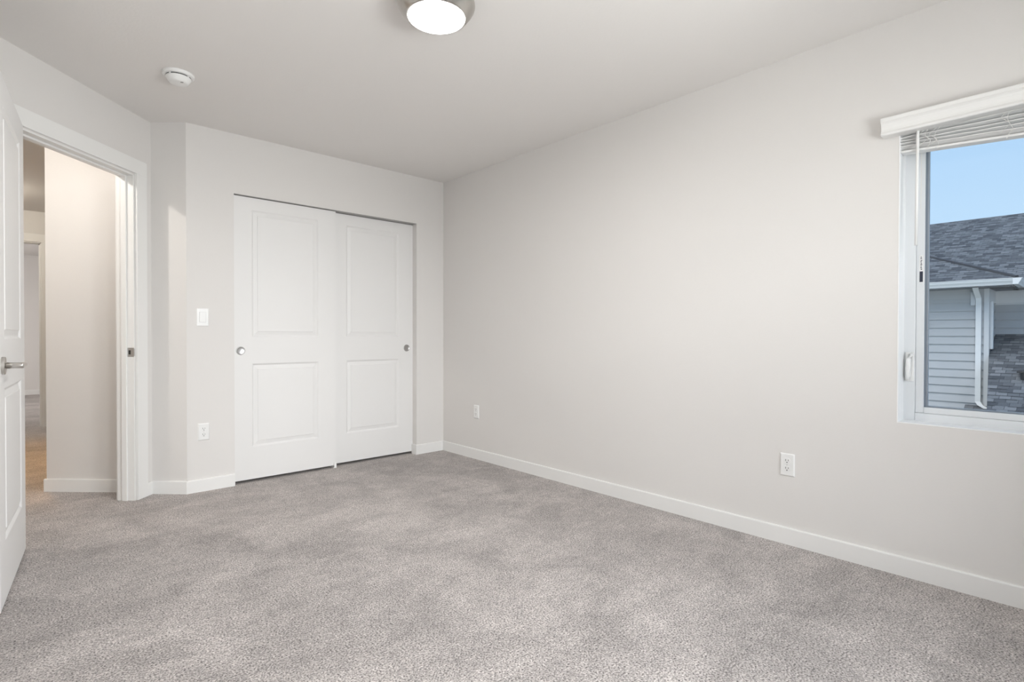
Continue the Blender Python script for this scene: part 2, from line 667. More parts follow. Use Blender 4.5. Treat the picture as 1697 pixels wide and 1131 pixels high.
t_ = 0.014
baseboard('baseboard_right', [((0, -4.99), (0, 0), (-1, 0))], 'long white baseboard along the bare right wall')
baseboard('baseboard_closet', [((XR - t_, 0), (-t_, 0), (0, -1)), ((XR, 0.0), (XR, 0.060), (-1, 0))], 'short white baseboard between closet opening and room corner')
baseboard('baseboard_back', [((P1.x - 0.0056, 0), (XL, 0), (0, -1))], 'short white baseboard under the light switch left of the closet doors')
a_, b_ = P2 - DD * 0.0 + ND * 0.0, P1 + ND * 0.0056
baseboard('baseboard_return', [((a_.x, a_.y), (b_.x, b_.y), (-DD.x, -DD.y))], 'short white baseboard on the narrow wall strip beside the doorway')
a_, b_ = D(-0.062, 0), D(-0.012, 0)
baseboard('baseboard_diagonal', [((a_.x, a_.y), (b_.x, b_.y), (ND.x, ND.y))], 'tiny piece of white baseboard between door casing and corner')
a_, b_ = D(0.03, -0.11), D(0.03, -0.746)
c_ = D(0.145, -0.738)
d_ = D(0.016, -0.738)
baseboard('baseboard_hall', [((a_.x, a_.y), (b_.x, b_.y), (-DD.x, -DD.y))], 'white baseboard on the cream hallway wall seen through the doorway')
baseboard('baseboard_far_bedroom', [((-4.8, 8.55), (-1.1, 8.55), (0, -1))], 'distant white baseboard of the far bedroom down the hallway')
baseboard('baseboard_left', [((-3.0, -4.99), (-3.0, -0.66), (1, 0))], 'white baseboard behind the open bedroom door')
baseboard('baseboard_rear', [((-3.0, -5.0), (0.0, -5.0), (0, 1))], 'white baseboard below the added window opposite the closet')

# ------------------------------------------------------------------ door casing of the bedroom doorway
trim = empty('trim_1', D(-0.55, 0))
trim.matrix_world = Matrix.Identity(4)
tag(trim, 'white flat casing and jamb framing the open bedroom doorway', 'door frame', kind='structure')
CZ = OZ + 0.008
bm = bmesh.new()
box(bm, OS1 + 0.006, OS1 + 0.095, 0, 0.016, 0, CZ, DOOR_M)
build('side_casing', bm, M_TRIM, trim, 0.0015)
bm = bmesh.new()
box(bm, OS0 - 0.10, OS0 - 0.013, 0, 0.012, 0, CZ, DOOR_M)
build('side_casing', bm, M_TRIM, trim, 0.0015)
bm = bmesh.new()
box(bm, OS0 - 0.10, OS1 + 0.095, 0, 0.016, CZ, CZ + 0.089, DOOR_M)
build('head_casing', bm, M_TRIM, trim, 0.0015)
for lo_, hi_ in ((OS1 + 0.006, OS1 + 0.095), (OS0 - 0.095, OS0 - 0.006)):
    bm = bmesh.new()
    box(bm, lo_, hi_, -0.126, -0.11, 0, CZ, DOOR_M)
    build('side_casing', bm, M_TRIM, trim, 0.0015)
bm = bmesh.new()
box(bm, OS0 - 0.095, OS1 + 0.095, -0.126, -0.11, CZ, CZ + 0.089, DOOR_M)
build('head_casing', bm, M_TRIM, trim, 0.0015)
J = 0.006
for lo_, hi_ in ((OS1 - J, OS1 + 0.001), (OS0 - 0.001, OS0 + J)):
    bm = bmesh.new()
    box(bm, lo_, hi_, -0.1105, 0.0005, 0, OZ, DOOR_M)
    build('jamb', bm, M_TRIM, trim, 0.001)
bm = bmesh.new()
box(bm, OS0 - 0.001, OS1 + 0.001, -0.1105, 0.0005, OZ - J, OZ + 0.001, DOOR_M)
build('head_jamb', bm, M_TRIM, trim, 0.001)
for lo_, hi_ in ((OS1 - J - 0.011, OS1 - J), (OS0 + J, OS0 + J + 0.011)):
    bm = bmesh.new()
    box(bm, lo_, hi_, -0.075, -0.042, 0, OZ - J, DOOR_M)
    build('door_stop', bm, M_TRIM, trim, 0.0015)
bm = bmesh.new()
box(bm, OS0 + J, OS1 - J, -0.075, -0.042, OZ - J - 0.011, OZ - J, DOOR_M)
build('door_stop', bm, M_TRIM, trim, 0.0015)
# strike plate on the latch jamb
bm = bmesh.new()
box(bm, OS1 - J - 0.0016, OS1 - J, -0.040, 0.0005, 0.909, 0.966, DOOR_M)
box(bm, OS1 - J - 0.0016, OS1 - J + 0.006, 0.0005, 0.0025, 0.914, 0.961, DOOR_M)
sp = build('strike_plate', bm, M_STEEL, trim, 0.0006)
sp['label'] = 'satin metal strike plate'
bm = bmesh.new()
box(bm, OS1 - J - 0.0022, OS1 - J - 0.0014, -0.033, -0.020, 0.924, 0.950, DOOR_M)
build('latch_hole', bm, M_DARK, sp)
bm = bmesh.new()
for z in (0.914, 0.961):
    lathe(bm, [(0.003, 0), (0.003, 0.0008)], n=12, axis='X')
    for v in bm.verts[-24:]:
        v.co = DOOR_M @ (Vector((OS1 - J - 0.0024, -0.027, z)) + v.co)
build('plate_screw', bm, M_NICK, sp)

# far doorway at the end of the hallway
trim2 = empty('trim_2', (0, 0, 0))
tag(trim2, 'cream lit casing around the far bedroom doorway at the end of the hallway', 'door frame', kind='structure')
bm = bmesh.new()
box(bm, HX1 + 0.004, HX1 + 0.078, HY - 0.016, HY, 0, 2.095)
build('side_casing', bm, M_TRIM, trim2, 0.0015)
bm = bmesh.new()
box(bm, HX0 - 0.58, HX1 + 0.078, HY - 0.016, HY, 2.095, 2.185)
build('head_casing', bm, M_TRIM, trim2, 0.0015)
bm = bmesh.new()
box(bm, HX1 - 0.006, HX1 + 0.001, HY - 0.001, HY + 0.116, 0, 2.09)
box(bm, HX0 - 0.5, HX1 + 0.001, HY - 0.001, HY + 0.116, 2.083, 2.091)
build('jamb', bm, M_TRIM, trim2)
bm = bmesh.new()
box(bm, HX1 - 0.016, HX1 - 0.006, HY + 0.035, HY + 0.068, 0, 2.083)
box(bm, HX0 - 0.5, HX1 - 0.006, HY + 0.035, HY + 0.068, 2.072, 2.083)
build('door_stop', bm, M_TRIM, trim2)

# ------------------------------------------------------------------ bedroom door leaf (door_1), swung wide open
LA = math.radians(5.3)
LD = Vector((-math.sin(LA), -math.cos(LA), 0))
LN = Vector((-LD.y, LD.x, 0))
LH = Vector((-2.833, -0.545, 0.012))
LT, LW = 0.035, 0.766
leaf = empty('door_1', (0, 0, 0))
leaf.matrix_world = Matrix(((LD.x, LN.x, 0, LH.x), (LD.y, LN.y, 0, LH.y), (0, 0, 1, LH.z), (0, 0, 0, 1)))   # x hinge to latch, y out of the seen face
tag(leaf, 'open white two-panel bedroom door with satin lever handle at left edge', 'door', kind='structure')
PAN = lambda x0, x1: [(x0, x1, 0.232, 0.825), (x0, x1, 1.015, 1.920)]
bm = bmesh.new()
panel_slab(bm, LW, 2.036, LT, PAN(0.135, LW - 0.135))
for v in bm.verts:
    v.co.y -= LT
build('door_leaf', bm, M_DOOR, leaf)
UZ, UU = 0.916, 0.695
hd = empty('lever_handle', (UU, 0, UZ))
hd.parent = leaf
hd['label'] = 'satin nickel lever handle'
bm = bmesh.new()
lathe(bm, [(0.0335, 0.0), (0.0335, 0.009), (0.0325, 0.0105), (0.0, 0.0105)], n=128, axis='Y', cap=False)
bmesh.ops.remove_doubles(bm, verts=bm.verts[:], dist=1e-6)
build('rosette', bm, M_NICK, hd, smooth=False)
bm = bmesh.new()
tube(bm, [(0, 0.0095, 0), (0, 0.012, 0), (0, 0.013, 0), (0, 0.056, 0), (0, 0.060, 0), (0, 0.0625, 0), (0, 0.0635, 0)], [0.0095, 0.0095, 0.0118, 0.0116, 0.0110, 0.0085, 0.003], 28)
tube(bm, [(0, 0.053, 0), (-0.010, 0.053, 0), (-0.03, 0.053, 0), (-0.08, 0.053, 0), (-0.112, 0.053, 0), (-0.118, 0.053, 0), (-0.121, 0.053, 0)], [0.008, 0.0088, 0.009, 0.009, 0.009, 0.0075, 0.003], 24)
build('lever', bm, M_NICK, hd, smooth=True)
bm = bmesh.new()
lathe(bm, [(0.0335, -LT), (0.0335, -LT - 0.0105)], n=48, axis='Y')
build('rosette', bm, M_NICK, hd)
for z in (0.22, 1.02, 1.82):
    bm = bmesh.new()
    lathe(bm, [(0.006, z), (0.006, z + 0.09)], (-0.008, -LT + 0.004, 0), 16)
    box(bm, -0.006, 0.0, -LT + 0.003, -LT + 0.03, z, z + 0.09)
    build('hinge', bm, M_NICK, leaf)

# ------------------------------------------------------------------ sliding closet doors (door_2 in front, door_3 behind)
CW, CH, CTK = 0.762, 2.003, 0.034


def closet_door(name, x0, y0, pull_x, label):
    r = empty(name, (x0, y0, 0.020))
    tag(r, label, 'closet door', kind='structure')
    b_m = bmesh.new()
    panel_slab(b_m, CW, CH, CTK, [(0.140, CW - 0.140, 0.230, 0.824), (0.140, CW - 0.140, 1.014, 1.917)])
    build('door_panel', b_m, M_DOOR, r)
    b_m = bmesh.new()
    lathe(b_m, [(0.0, -0.0002), (0.021, -0.0002), (0.0225, -0.0006), (0.0255, -0.0030), (0.0285, -0.0034), (0.0295, -0.0022), (0.030, 0.0)], (pull_x, 0, 0.917), 48, 'Y', cap=False)
    bmesh.ops.remove_doubles(b_m, verts=b_m.verts[:], dist=1e-6)
    p = build('finger_pull', b_m, M_PULL, r, smooth=True)
    p['label'] = 'round satin finger pull'
    return r


closet_door('door_2', -1.776, 0.022, 0.066, 'white two-panel sliding closet door in front, on the left')
closet_door('door_3', -1.0475, 0.064, CW - 0.062, 'white two-panel sliding closet door behind, next to the room corner')
bm = bmesh.new()
box(bm, XL, XR, 0.003, 0.104, CT - 0.003, CT)
tk = structure('trim_3', bm, M_TRACK, 'top track above the sliding closet doors', 'closet track')
bm = bmesh.new()
box(bm, -0.012, 0.012, -0.011, 0.09, 0.0, 0.006)
box(bm, -0.009, 0.009, -0.011, -0.004, 0.006, 0.042)
box(bm, -0.004, 0.006, 0.036, 0.040, 0.006, 0.045)
g = build('door_guide', bm, M_PLAS, None, 0.001)
g.location = (-1.024, 0.022, 0.0)
tag(g, 'small white plastic floor guide where the two closet doors overlap', 'door guide')

# ------------------------------------------------------------------ outlets and switch


def slot_box(bm_, x0, x1, z0, z1):
    box(bm_, x0, x1, -0.0078, -0.0055, z0, z1)


def make_outlet(name, label):
    r = empty(name, (0, 0, 0))
    tag(r, label, 'wall outlet', 'duplex wall outlets')
    b_m = bmesh.new()
    a, b, d = 0.0355, 0.0575, 0.0062
    lo = [b_m.verts.new((x, 0, z)) for x, z in ((-a, -b), (a, -b), (a, b), (-a, b))]
    k = 0.0055
    hi = [b_m.verts.new((x, -d, z)) for x, z in ((-a + k, -b + k), (a - k, -b + k), (a - k, b - k), (-a + k, b - k))]
    for i in range(4):
        b_m.faces.new((lo[i], lo[(i + 1) % 4], hi[(i + 1) % 4], hi[i]))
    b_m.faces.new(hi)
    b_m.faces.new(lo)
    build('cover_plate', b_m, M_PLAS, r, 0.0012)
    for zc in (0.0195, -0.0195):
        b_m = bmesh.new()
        ring = []
        for i in range(40):
            t = 2 * PI * i / 40
            x, z = 0.0172 * math.cos(t), 0.0172 * math.sin(t)
            z = max(-0.0142, min(0.0142, z))
            ring.append((x, z))
        A = [b_m.verts.new((x, -0.0055, zc + z)) for x, z in ring]
        B = [b_m.verts.new((x * 0.96, -0.0072, zc + z * 0.96)) for x, z in ring]
        for i in range(40):
            b_m.faces.new((A[i], A[(i + 1) % 40], B[(i + 1) % 40], B[i]))
        b_m.faces.new(B)
        rc = build('receptacle', b_m, M_PLAS, r)
        b_m = bmesh.new()
        slot_box(b_m, -0.0074, -0.0052, zc - 0.0005, zc + 0.0082)
        slot_box(b_m, 0.0052, 0.0072, zc + 0.0005, zc + 0.0074)
        lathe(b_m, [(0.0026, -0.0078), (0.0026, -0.0055)], (0, 0, zc - 0.0070), 14, 'Y')
        build('slots', b_m, M_DARK, rc)
    b_m = bmesh.new()
    lathe(b_m, [(0.0028, -0.0074), (0.0028, -0.0058)], (0, 0, 0), 16, 'Y')
    build('cover_screw', b_m, M_STEEL, r)
    return r


def copy_tree(o):
    def rec(q, par):
        c = q.copy()
        COL.objects.link(c)
        if par:
            c.parent = par
        for ch in [x for x in ORIG if x.parent == q]:
            rec(ch, c)
        return c
    return rec(o, None)


o1 = make_outlet('wall_outlet', 'white duplex outlet on the wall under the light switch, left of the closet doors')
ORIG = list(bpy.data.objects)
o1.location = (-1.9475, 0, 0.398)
o2 = copy_tree(o1)
o2['label'] = 'small white duplex outlet low on the right wall near the room corner'
o2.location = (0, -0.487, 0.400)
o2.rotation_euler = (0, 0, -PI / 2)
o3 = copy_tree(o1)
o3['label'] = 'white duplex outlet low on the right wall below and left of the window'
o3.location = (0, -2.990, 0.399)
o3.rotation_euler = (0, 0, -PI / 2)

sw = empty('light_switch', (-1.952, 0, 1.166))
tag(sw, 'white rocker light switch on the wall between doorway and closet doors', 'light switch')
bm = bmesh.new()
a, b, d, k = 0.0375, 0.060, 0.0062, 0.004
lo = [bm.verts.new((x, 0, z)) for x, z in ((-a, -b), (a, -b), (a, b), (-a, b))]
hi = [bm.verts.new((x, -d, z)) for x, z in ((-a + k, -b + k), (a - k, -b + k), (a - k, b - k), (-a + k, b - k))]
for i in range(4):
    bm.faces.new((lo[i], lo[(i + 1) % 4], hi[(i + 1) % 4], hi[i]))
bm.faces.new(hi)
bm.faces.new(lo)
build('cover_plate', bm, M_PLAS, sw, 0.0012)
bm = bmesh.new()
for (x0, x1, z0, z1, y0) in ((-0.0205, 0.0205, -0.0345, 0.0345, -0.0066),):
    box(bm, x0, x1, y0, -0.005, z0, z1)
build('switch_frame', bm, M_HTRIM, sw)
bm = bmesh.new()
vs = box(bm, -0.0188, 0.0188, -0.0085, -0.006, -0.0328, 0.0328)
for v in vs:
    if v.co.y < -0.007 and v.co.z > 0:
        v.co.y = -0.0118
build('rocker', bm, M_PLAS, sw, 0.0012)

# ------------------------------------------------------------------ ceiling light and smoke detector
cl = empty('ceiling_light', (-1.567, -2.183, H))
tag(cl, 'round flush ceiling light with brushed nickel ring and lit white lens', 'ceiling light')
bm = bmesh.new()
lathe(bm, [(0.128, 0.0), (0.150, -0.004), (0.1575, -0.014), (0.160, -0.026), (0.1575, -0.036), (0.150, -0.049), (0.138, -0.064), (0.126, -0.077), (0.1215, -0.0805),
           (0.1180, -0.0800), (0.1165, -0.074)], n=96, cap=False)
build('nickel_ring', bm, M_NICK, cl, smooth=True, recalc=True)
bm = bmesh.new()
lathe(bm, [(0.1172, -0.076), (0.1165, -0.0815), (0.108, -0.0865), (0.085, -0.0915), (0.05, -0.0950), (0.015, -0.0960), (0.0, -0.0960)], n=96, cap=False)
bmesh.ops.remove_doubles(bm, verts=bm.verts[:], dist=1e-6)
ln = build('lens', bm, M_LENS, cl, smooth=True)
ln['label'] = 'glowing white lens'
ll = bpy.data.lights.new('ceiling_light_glow', 'AREA')
ll.shape = 'DISK'
ll.size = 0.20
ll.energy = LENS_POWER
ll.color = (1.0, 0.985, 0.965)
llo = bpy.data.objects.new('ceiling_light_glow', ll)
COL.objects.link(llo)
llo.location = (-1.567, -2.183, H - 0.098)

sd = empty('smoke_detector', (-2.2175, -0.715, H))
tag(sd, 'round white smoke detector on the ceiling near the doorway', 'smoke detector')
bm = bmesh.new()
lathe(bm, [(0.0755, 0.0), (0.0755, -0.008), (0.073, -0.013), (0.066, -0.0150), (0.0575, -0.0150)], n=72, cap=False)
build('base_plate', bm, M_PLAS, sd, smooth=False)
bm = bmesh.new()
lathe(bm, [(0.0585, -0.0125), (0.0535, -0.0215)], n=72, cap=False)
build('vent_slot', bm, M_DARK, sd)
bm = bmesh.new()
lathe(bm, [(0.050, -0.0185), (0.0592, -0.0195), (0.0600, -0.0225), (0.0565, -0.030), (0.049, -0.0425), (0.044, -0.0475), (0.038, -0.0495), (0.0, -0.0500)], n=72, cap=False)
bmesh.ops.remove_doubles(bm, verts=bm.verts[:], dist=1e-6)
build('cover', bm, M_PLAS, sd, smooth=True)
for ang in (0.7, 2.2, 3.8, 5.4):
    bm = bmesh.new()
    c = Vector((0.0585 * math.cos(ang), 0.0585 * math.sin(ang), -0.0175))
    m4 = Matrix.Translation(c) @ Matrix.Rotation(ang, 4, 'Z')
    box(bm, -0.003, 0.002, -0.004, 0.004, -0.003, 0.003, m4)
    build('vent_rib', bm, M_PLAS, sd)
bm = bmesh.new()
lathe(bm, [(0.0055, -0.0480), (0.0055, -0.0509)], (0.010, -0.030, 0), 24)
for v in bm.verts:
    v.co.x = 0.010 + (v.co.x - 0.010) * 1.5
bmesh.ops.rotate(bm, verts=bm.verts[:], cent=(0.010, -0.030, 0), matrix=Matrix.Rotation(-0.75, 3, 'Z'))
build('test_button', bm, mat('detector_button', (0.30, 0.29, 0.28), 0.5), sd)

# ------------------------------------------------------------------ window_1 in the right wall
win = empty('window_1', (0.1, (WY0 + WY1) / 2, WZ0))
tag(win, 'white framed window in the right wall looking out to a neighbouring roof', 'window', kind='structure')
wl = lambda o_: o_
WY, WB = (WY0 + WY1) / 2, WZ0


def rect_ring(bm_, y0, y1, z0, z1, w_, x0, x1):
    """rectangular frame of width w_ in the plane of the right wall"""
    box(bm_, x0, x1, y0, y0 + w_, z0, z1)
    box(bm_, x0, x1, y1 - w_, y1, z0, z1)
    box(bm_, x0, x1, y0 + w_, y1 - w_, z0, z0 + w_)
    box(bm_, x0, x1, y0 + w_, y1 - w_, z1 - w_, z1)


def wbuild(name, bm_, m, parent, bevel=0.0, smooth=False):
    for v in bm_.verts:
        v.co -= Vector((0.1, WY, WB))
    return build(name, bm_, m, parent, bevel, smooth=smooth)


FB, SB = 0.038, 0.027                       # bottom rails of frame and sash are lower than the stiles


def window_ring(bm_, inset, inset_b, w_, wb_, x0, x1):
    y0, y1, z0, z1 = WY0 + inset, WY1 - inset, WZ0 + inset_b, WZ1 - inset
    box(bm_, x0, x1, y0, y0 + w_, z0, z1)
    box(bm_, x0, x1, y1 - w_, y1, z0, z1)
    box(bm_, x0, x1, y0 + w_, y1 - w_, z0, z0 + wb_)
    box(bm_, x0, x1, y0 + w_, y1 - w_, z1 - w_, z1)


bm = bmesh.new()
window_ring(bm, 0, 0, 0.044, FB, 0.1, 0.172)
fr_ = wbuild('window_frame', bm, M_VINYL, win, 0.003)
bm = bmesh.new()
window_ring(bm, 0.044, FB, 0.030, SB, 0.108, 0.160)
sash = wbuild('sash', bm, M_VINYL, win, 0.003)
bm = bmesh.new()
window_ring(bm, 0.074, FB + SB, 0.0075, 0.003, 0.117, 0.140)
wbuild('glazing_seal', bm, M_SEAL, sash)
bm = bmesh.new()
window_ring(bm, 0.0815, FB + SB + 0.003, 0.0050, 0.003, 0.121, 0.138)
wbuild('glass_spacer', bm, M_SPACER, sash)
bm = bmesh.new()
box(bm, 0.126, 0.130, WY0 + 0.076, WY1 - 0.076, WZ0 + FB + SB + 0.001, WZ1 - 0.076)
wbuild('glass_pane', bm, M_GLASS, win)
bm = bmesh.new()
rect_ring(bm, WY0, WY1, WZ0, WZ1, 0.004, -0.0012, 0.101)
wbuild('jamb_liner', bm, M_LINER, win)
# lock lever on the frame
hy = -3.470
bm = bmesh.new()
box(bm, 0.092, 0.100, hy - 0.016, hy + 0.016, 0.845, 0.975)
hb = wbuild('lock_handle', bm, M_PLAS, win, 0.007)
bm = bmesh.new()
tube(bm, [(0.088, hy + 0.004, 0.850), (0.082, hy + 0.004, 0.870), (0.080, hy + 0.003, 0.905), (0.082, hy, 0.945), (0.086, hy - 0.006, 0.962), (0.092, hy - 0.010, 0.968)], [0.006, 0.0095, 0.0105, 0.0100, 0.009, 0.007], 16)
wbuild('lever', bm, M_PLAS, hb, smooth=True)
# maker's sticker on the sash
bm = bmesh.new()
box(bm, 0.1072, 0.108, -3.5135, -3.5005, 1.285, 1.405)
st = wbuild('sticker', bm, M_PLAS, win)
st['label'] = 'small white and dark printed sticker on the sash'
bm = bmesh.new()
box(bm, 0.1067, 0.1073, -3.513, -3.501, 1.287, 1.334)
for i, z in enumerate((1.342, 1.349, 1.355, 1.362, 1.368, 1.375, 1.381, 1.390, 1.396)):
    box(bm, 0.1068, 0.1073, -3.510 + 0.001 * (i % 3), -3.5045 + 0.0008 * (i % 2), z, z + 0.0035)
wbuild('print', bm, M_INK, st)

# added unseen window opposite the closet, lets the rear fill lights in
w2 = empty('window_added', (0, 0, 0))
tag(w2, 'white framed window added in the wall opposite the closet to let fill light in', 'window', kind='structure')
bm = bmesh.new()
for (x0, x1, z0, z1) in ((RX0, RX0 + 0.05, WZ0, WZ1), (RX1 - 0.05, RX1, WZ0, WZ1), (RX0 + 0.05, RX1 - 0.05, WZ0, WZ0 + 0.05), (RX0 + 0.05, RX1 - 0.05, WZ1 - 0.05, WZ1)):
    box(bm, x0, x1, -5.17, -5.10, z0, z1)
build('window_frame', bm, M_VINYL, w2, 0.003)
bm = bmesh.new()
box(bm, RX0 + 0.05, RX1 - 0.05, -5.142, -5.138, WZ0 + 0.05, WZ1 - 0.05)
build('glass_pane', bm, M_GLASS, w2)

# ------------------------------------------------------------------ window blind, raised into a stack under its valance
bl = empty('window_blind', (0.025, WY, 1.96))
tag(bl, 'raised white slatted blind with moulded valance and tilt wand on the window', 'window blind')
BO = Vector((0.025, WY, 1.96))


def bbuild(name, bm_, m, parent=bl, bevel=0.0, smooth=False):
    for v in bm_.verts:
        v.co -= BO
    return build(name, bm_, m, parent, bevel, smooth=smooth)


prof = [(0.0, 0.0), (0.048, 0.0), (0.052, 0.003), (0.053, 0.008), (0.050, 0.013), (0.046, 0.018), (0.0445, 0.026), (0.0455, 0.040), (0.049, 0.050), (0.054, 0.056),
        (0.058, 0.059), (0.059, 0.064), (0.059, 0.073), (0.057, 0.076), (0.0, 0.076)]
bm = bmesh.new()
extrude_profile(bm, prof, Vector((0, -3.388, 1.923)), Vector((0, -4.72, 1.923)), Vector((-1, 0, 0)), Z)
bbuild('valance', bm, M_TRIM)
bm = bmesh.new()
box(bm, 0.004, 0.052, WY0 + 0.006, WY1 - 0.006, 1.935, 1.972)
bbuild('headrail', bm, M_BLIND)
NS = 6
PIV = Vector((0.026, WY1 - 0.004, 0))
LEN = WY1 - WY0 - 0.012
for i in range(NS):
    bm = bmesh.new()
    z = 1.931 - 0.0132 * i + random.uniform(-0.0015, 0.0015)
    slope = math.radians(0.4 + 3.5 * (i / (NS - 1)) ** 1.1)
    tilt = math.radians(25 + random.uniform(-3, 3))
    n_ = 24
    rows = []
    wob = [random.uniform(-0.0012, 0.0012) for _ in range(n_ + 1)]
    for j in range(n_ + 1):
        y = -LEN * j / n_
        row = []
        for side in (0, 1):
            for k in range(6):
                xx = -0.025 + 0.05 * (k / 5)
                cz = -0.0030 * (1 - (xx / 0.025) ** 2) * -1
                zz = cz + (0.0014 if side == 0 else -0.0014)
                x2 = xx * math.cos(tilt) - zz * math.sin(tilt)
                z2 = xx * -math.sin(tilt) + zz * math.cos(tilt)
                row.append(bm.verts.new(PIV + Vector((x2, y, z + z2 + wob[j] - math.tan(slope) * (-y)))))
        rows.append(row[:6] + row[6:][::-1])
    for j in range(n_):
        for k in range(12):
            q = (k + 1) % 12
            bm.faces.new((rows[j][k], rows[j][q], rows[j + 1][q], rows[j + 1][k]))
    bm.faces.new(rows[0])
    bm.faces.new(rows[-1])
    bbuild('slat', bm, M_BLIND)
bm = bmesh.new()
m4 = Matrix.Translation(PIV + Vector((0, 0, 1.8480))) @ Matrix.Rotation(math.radians(3.9), 4, 'X')
box(bm, -0.024, 0.026, -LEN, 0, -0.001, 0.009, m4)
bbuild('bottom_rail', bm, M_BLIND, bevel=0.003)
bm = bmesh.new()
tube(bm, [(-0.006, -3.5120, 1.955), (-0.008, -3.5120, 1.935), (-0.009, -3.5105, 1.70), (-0.009, -3.5090, 1.436)], [0.003, 0.0055, 0.0058, 0.0058], 10)
bbuild('tilt_wand', bm, M_PLAS, smooth=True)


def cord_path(y, z0, z1, amp):
    pts_ = []
    n_ = 14
    for i in range(n_ + 1):
        t = i / n_
        pts_.append((-0.002 + random.uniform(-0.003, 0.002), y + amp * math.sin(t * 9 + y * 50) + random.uniform(-0.002, 0.002), z0 + (z1 - z0) * t))
    return pts_


for yc in (-3.545, -3.575, -3.80):
    bm = bmesh.new()
    slope_z = 1.846 - 0.068 * (-(yc - WY1))
    tube(bm, cord_path(yc, 1.94, slope_z - 0.004, 0.008), 0.0008, 6)
    tube(bm, cord_path(yc + 0.012, 1.93, slope_z + 0.02, 0.012), 0.0008, 6)
    bbuild('ladder_cord', bm, M_CORD)
bm = bmesh.new()
tube(bm, [(0.060, -3.512, 1.93), (0.060, -3.5125, 1.75), (0.060, -3.512, 1.60)], 0.0011, 6)
bbuild('lift_cord', bm, M_CORD)

# ------------------------------------------------------------------ neighbouring house outside
house = empty('house', (11.0, -2.58, -2.9))
tag(house, 'neighbouring house with pale grey lap siding and slate grey shingle roof', 'house')
HO = Vector((11.0, -2.58, -2.9))


def hbuild(name, bm_, m, parent=house, bevel=0.0):
    uvl = bm_.loops.layers.uv.verify()
    for v in bm_.verts:
        v.co -= HO
    return build(name, bm_, m, parent, bevel)


def lap_siding(bm_, a, b, n_, z0, z1, exp_=0.165):
    """lap boards between plan points a and b, facing n_"""
    a, b, n_ = Vector((*a, 0)), Vector((*b, 0)), Vector((*n_, 0))
    z = z0
    while z < z1 - 1e-4:
        zt = min(z + exp_, z1)
        prof_ = [(-0.02, z), (0.028, z), (0.004, zt), (-0.02, zt)]
        extrude_profile(bm_, prof_, a, b, n_, Z)
        z = zt


FX, CY = 11.0, -2.576
bm = bmesh.new()
lap_siding(bm, (FX, CY + 0.04), (FX, 5.5), (-1, 0), -2.9, 1.91)
hbuild('front_siding', bm, M_SIDING)
RXX = 12.0
bm = bmesh.new()
lap_siding(bm, (FX + 0.07, CY), (RXX, CY), (0, -1), -2.9, 1.84)
hbuild('side_siding', bm, M_SIDING)
bm = bmesh.new()
lap_siding(bm, (RXX, CY), (RXX, -9.0), (-1, 0), -2.9, 1.80)
hbuild('recessed_siding', bm, M_SIDING)
bm = bmesh.new()
box(bm, FX - 0.03, FX + 0.05, CY - 0.03, CY + 0.045, -2.9, 1.98)
hbuild('corner_board', bm, M_HTRIM)
bm = bmesh.new()
box(bm, FX + 0.09, FX + 0.22, CY - 0.075, CY - 0.02, 0.80, 1.74)
hbuild('side_pipe', bm, M_GUT, bevel=0.015)
bm = bmesh.new()
box(bm, FX - 0.026, FX + 0.01, CY, 5.5, 1.80, 2.0)
hbuild('frieze_board', bm, M_SIDING)
bm = bmesh.new()
box(bm, FX, RXX, CY - 0.026, CY + 0.01, 1.74, 2.0)
box(bm, RXX - 0.026, RXX + 0.01, -9.0, CY, 1.70, 2.0)
hbuild('frieze_board', bm, M_GUT)
# eaves
EZ = 2.055
EX, EY, EX2 = 10.52, -2.98, 11.52
bm = bmesh.new()
box(bm, EX + 0.02, FX + 0.2, EY + 0.02, 5.6, 1.985, 2.0)
box(bm, FX, RXX + 0.2, EY + 0.02, CY + 0.1, 1.985, 2.0)
box(bm, EX2 + 0.02, RXX + 0.2, -9.0, EY + 0.1, 1.985, 2.0)
hbuild('soffit', bm, M_SOFF)
GP = [(0.0, 0.0), (0.075, 0.0), (0.085, 0.03), (0.110, 0.07), (0.115, 0.10), (0.125, 0.105), (0.125, 0.115), (0.0, 0.115)]
bm = bmesh.new()
extrude_profile(bm, GP, Vector((EX, EY - 0.0, 2.0)), Vector((EX, 5.6, 2.0)), Vector((-1, 0, 0)), Z)
extrude_profile(bm, GP, Vector((EX - 0.12, EY, 2.0)), Vector((EX2, EY, 2.0)), Vector((0, -1, 0)), Z)
extrude_profile(bm, GP, Vector((EX2, EY - 0.0, 2.0)), Vector((EX2, -9.0, 2.0)), Vector((-1, 0, 0)), Z)
hbuild('gutter', bm, M_GUT)


def roof_poly(name, pts_, udir, thick=0.06):
    """shingled roof slab; udir = unit vector along the eave"""
    b_m = bmesh.new()
    pts_ = [Vector(p) for p in pts_]
    n_ = (pts_[1] - pts_[0]).cross(pts_[2] - pts_[0]).normalized()
    if n_.z < 0:
        n_ = -n_
    u_ = Vector(udir).normalized()
    v_ = n_.cross(u_)
    top = [b_m.verts.new(p) for p in pts_]
    bot = [b_m.verts.new(p - n_ * thick) for p in pts_]
    fs = [b_m.faces.new(top), b_m.faces.new(bot[::-1])]
    k = len(pts_)
    for i in range(k):
        fs.append(b_m.faces.new((top[i], top[(i + 1) % k], bot[(i + 1) % k], bot[i])))
    uvl = b_m.loops.layers.uv.new('UVMap')
    for f in fs:
        for lp in f.loops:
            c = lp.vert.co
            lp[uvl].uv = (c.dot(u_), c.dot(v_))
    for v in b_m.verts:
        v.co -= HO
    return build(name, b_m, M_SHINGLE, house)


SL = 0.445
RZ = 2.13
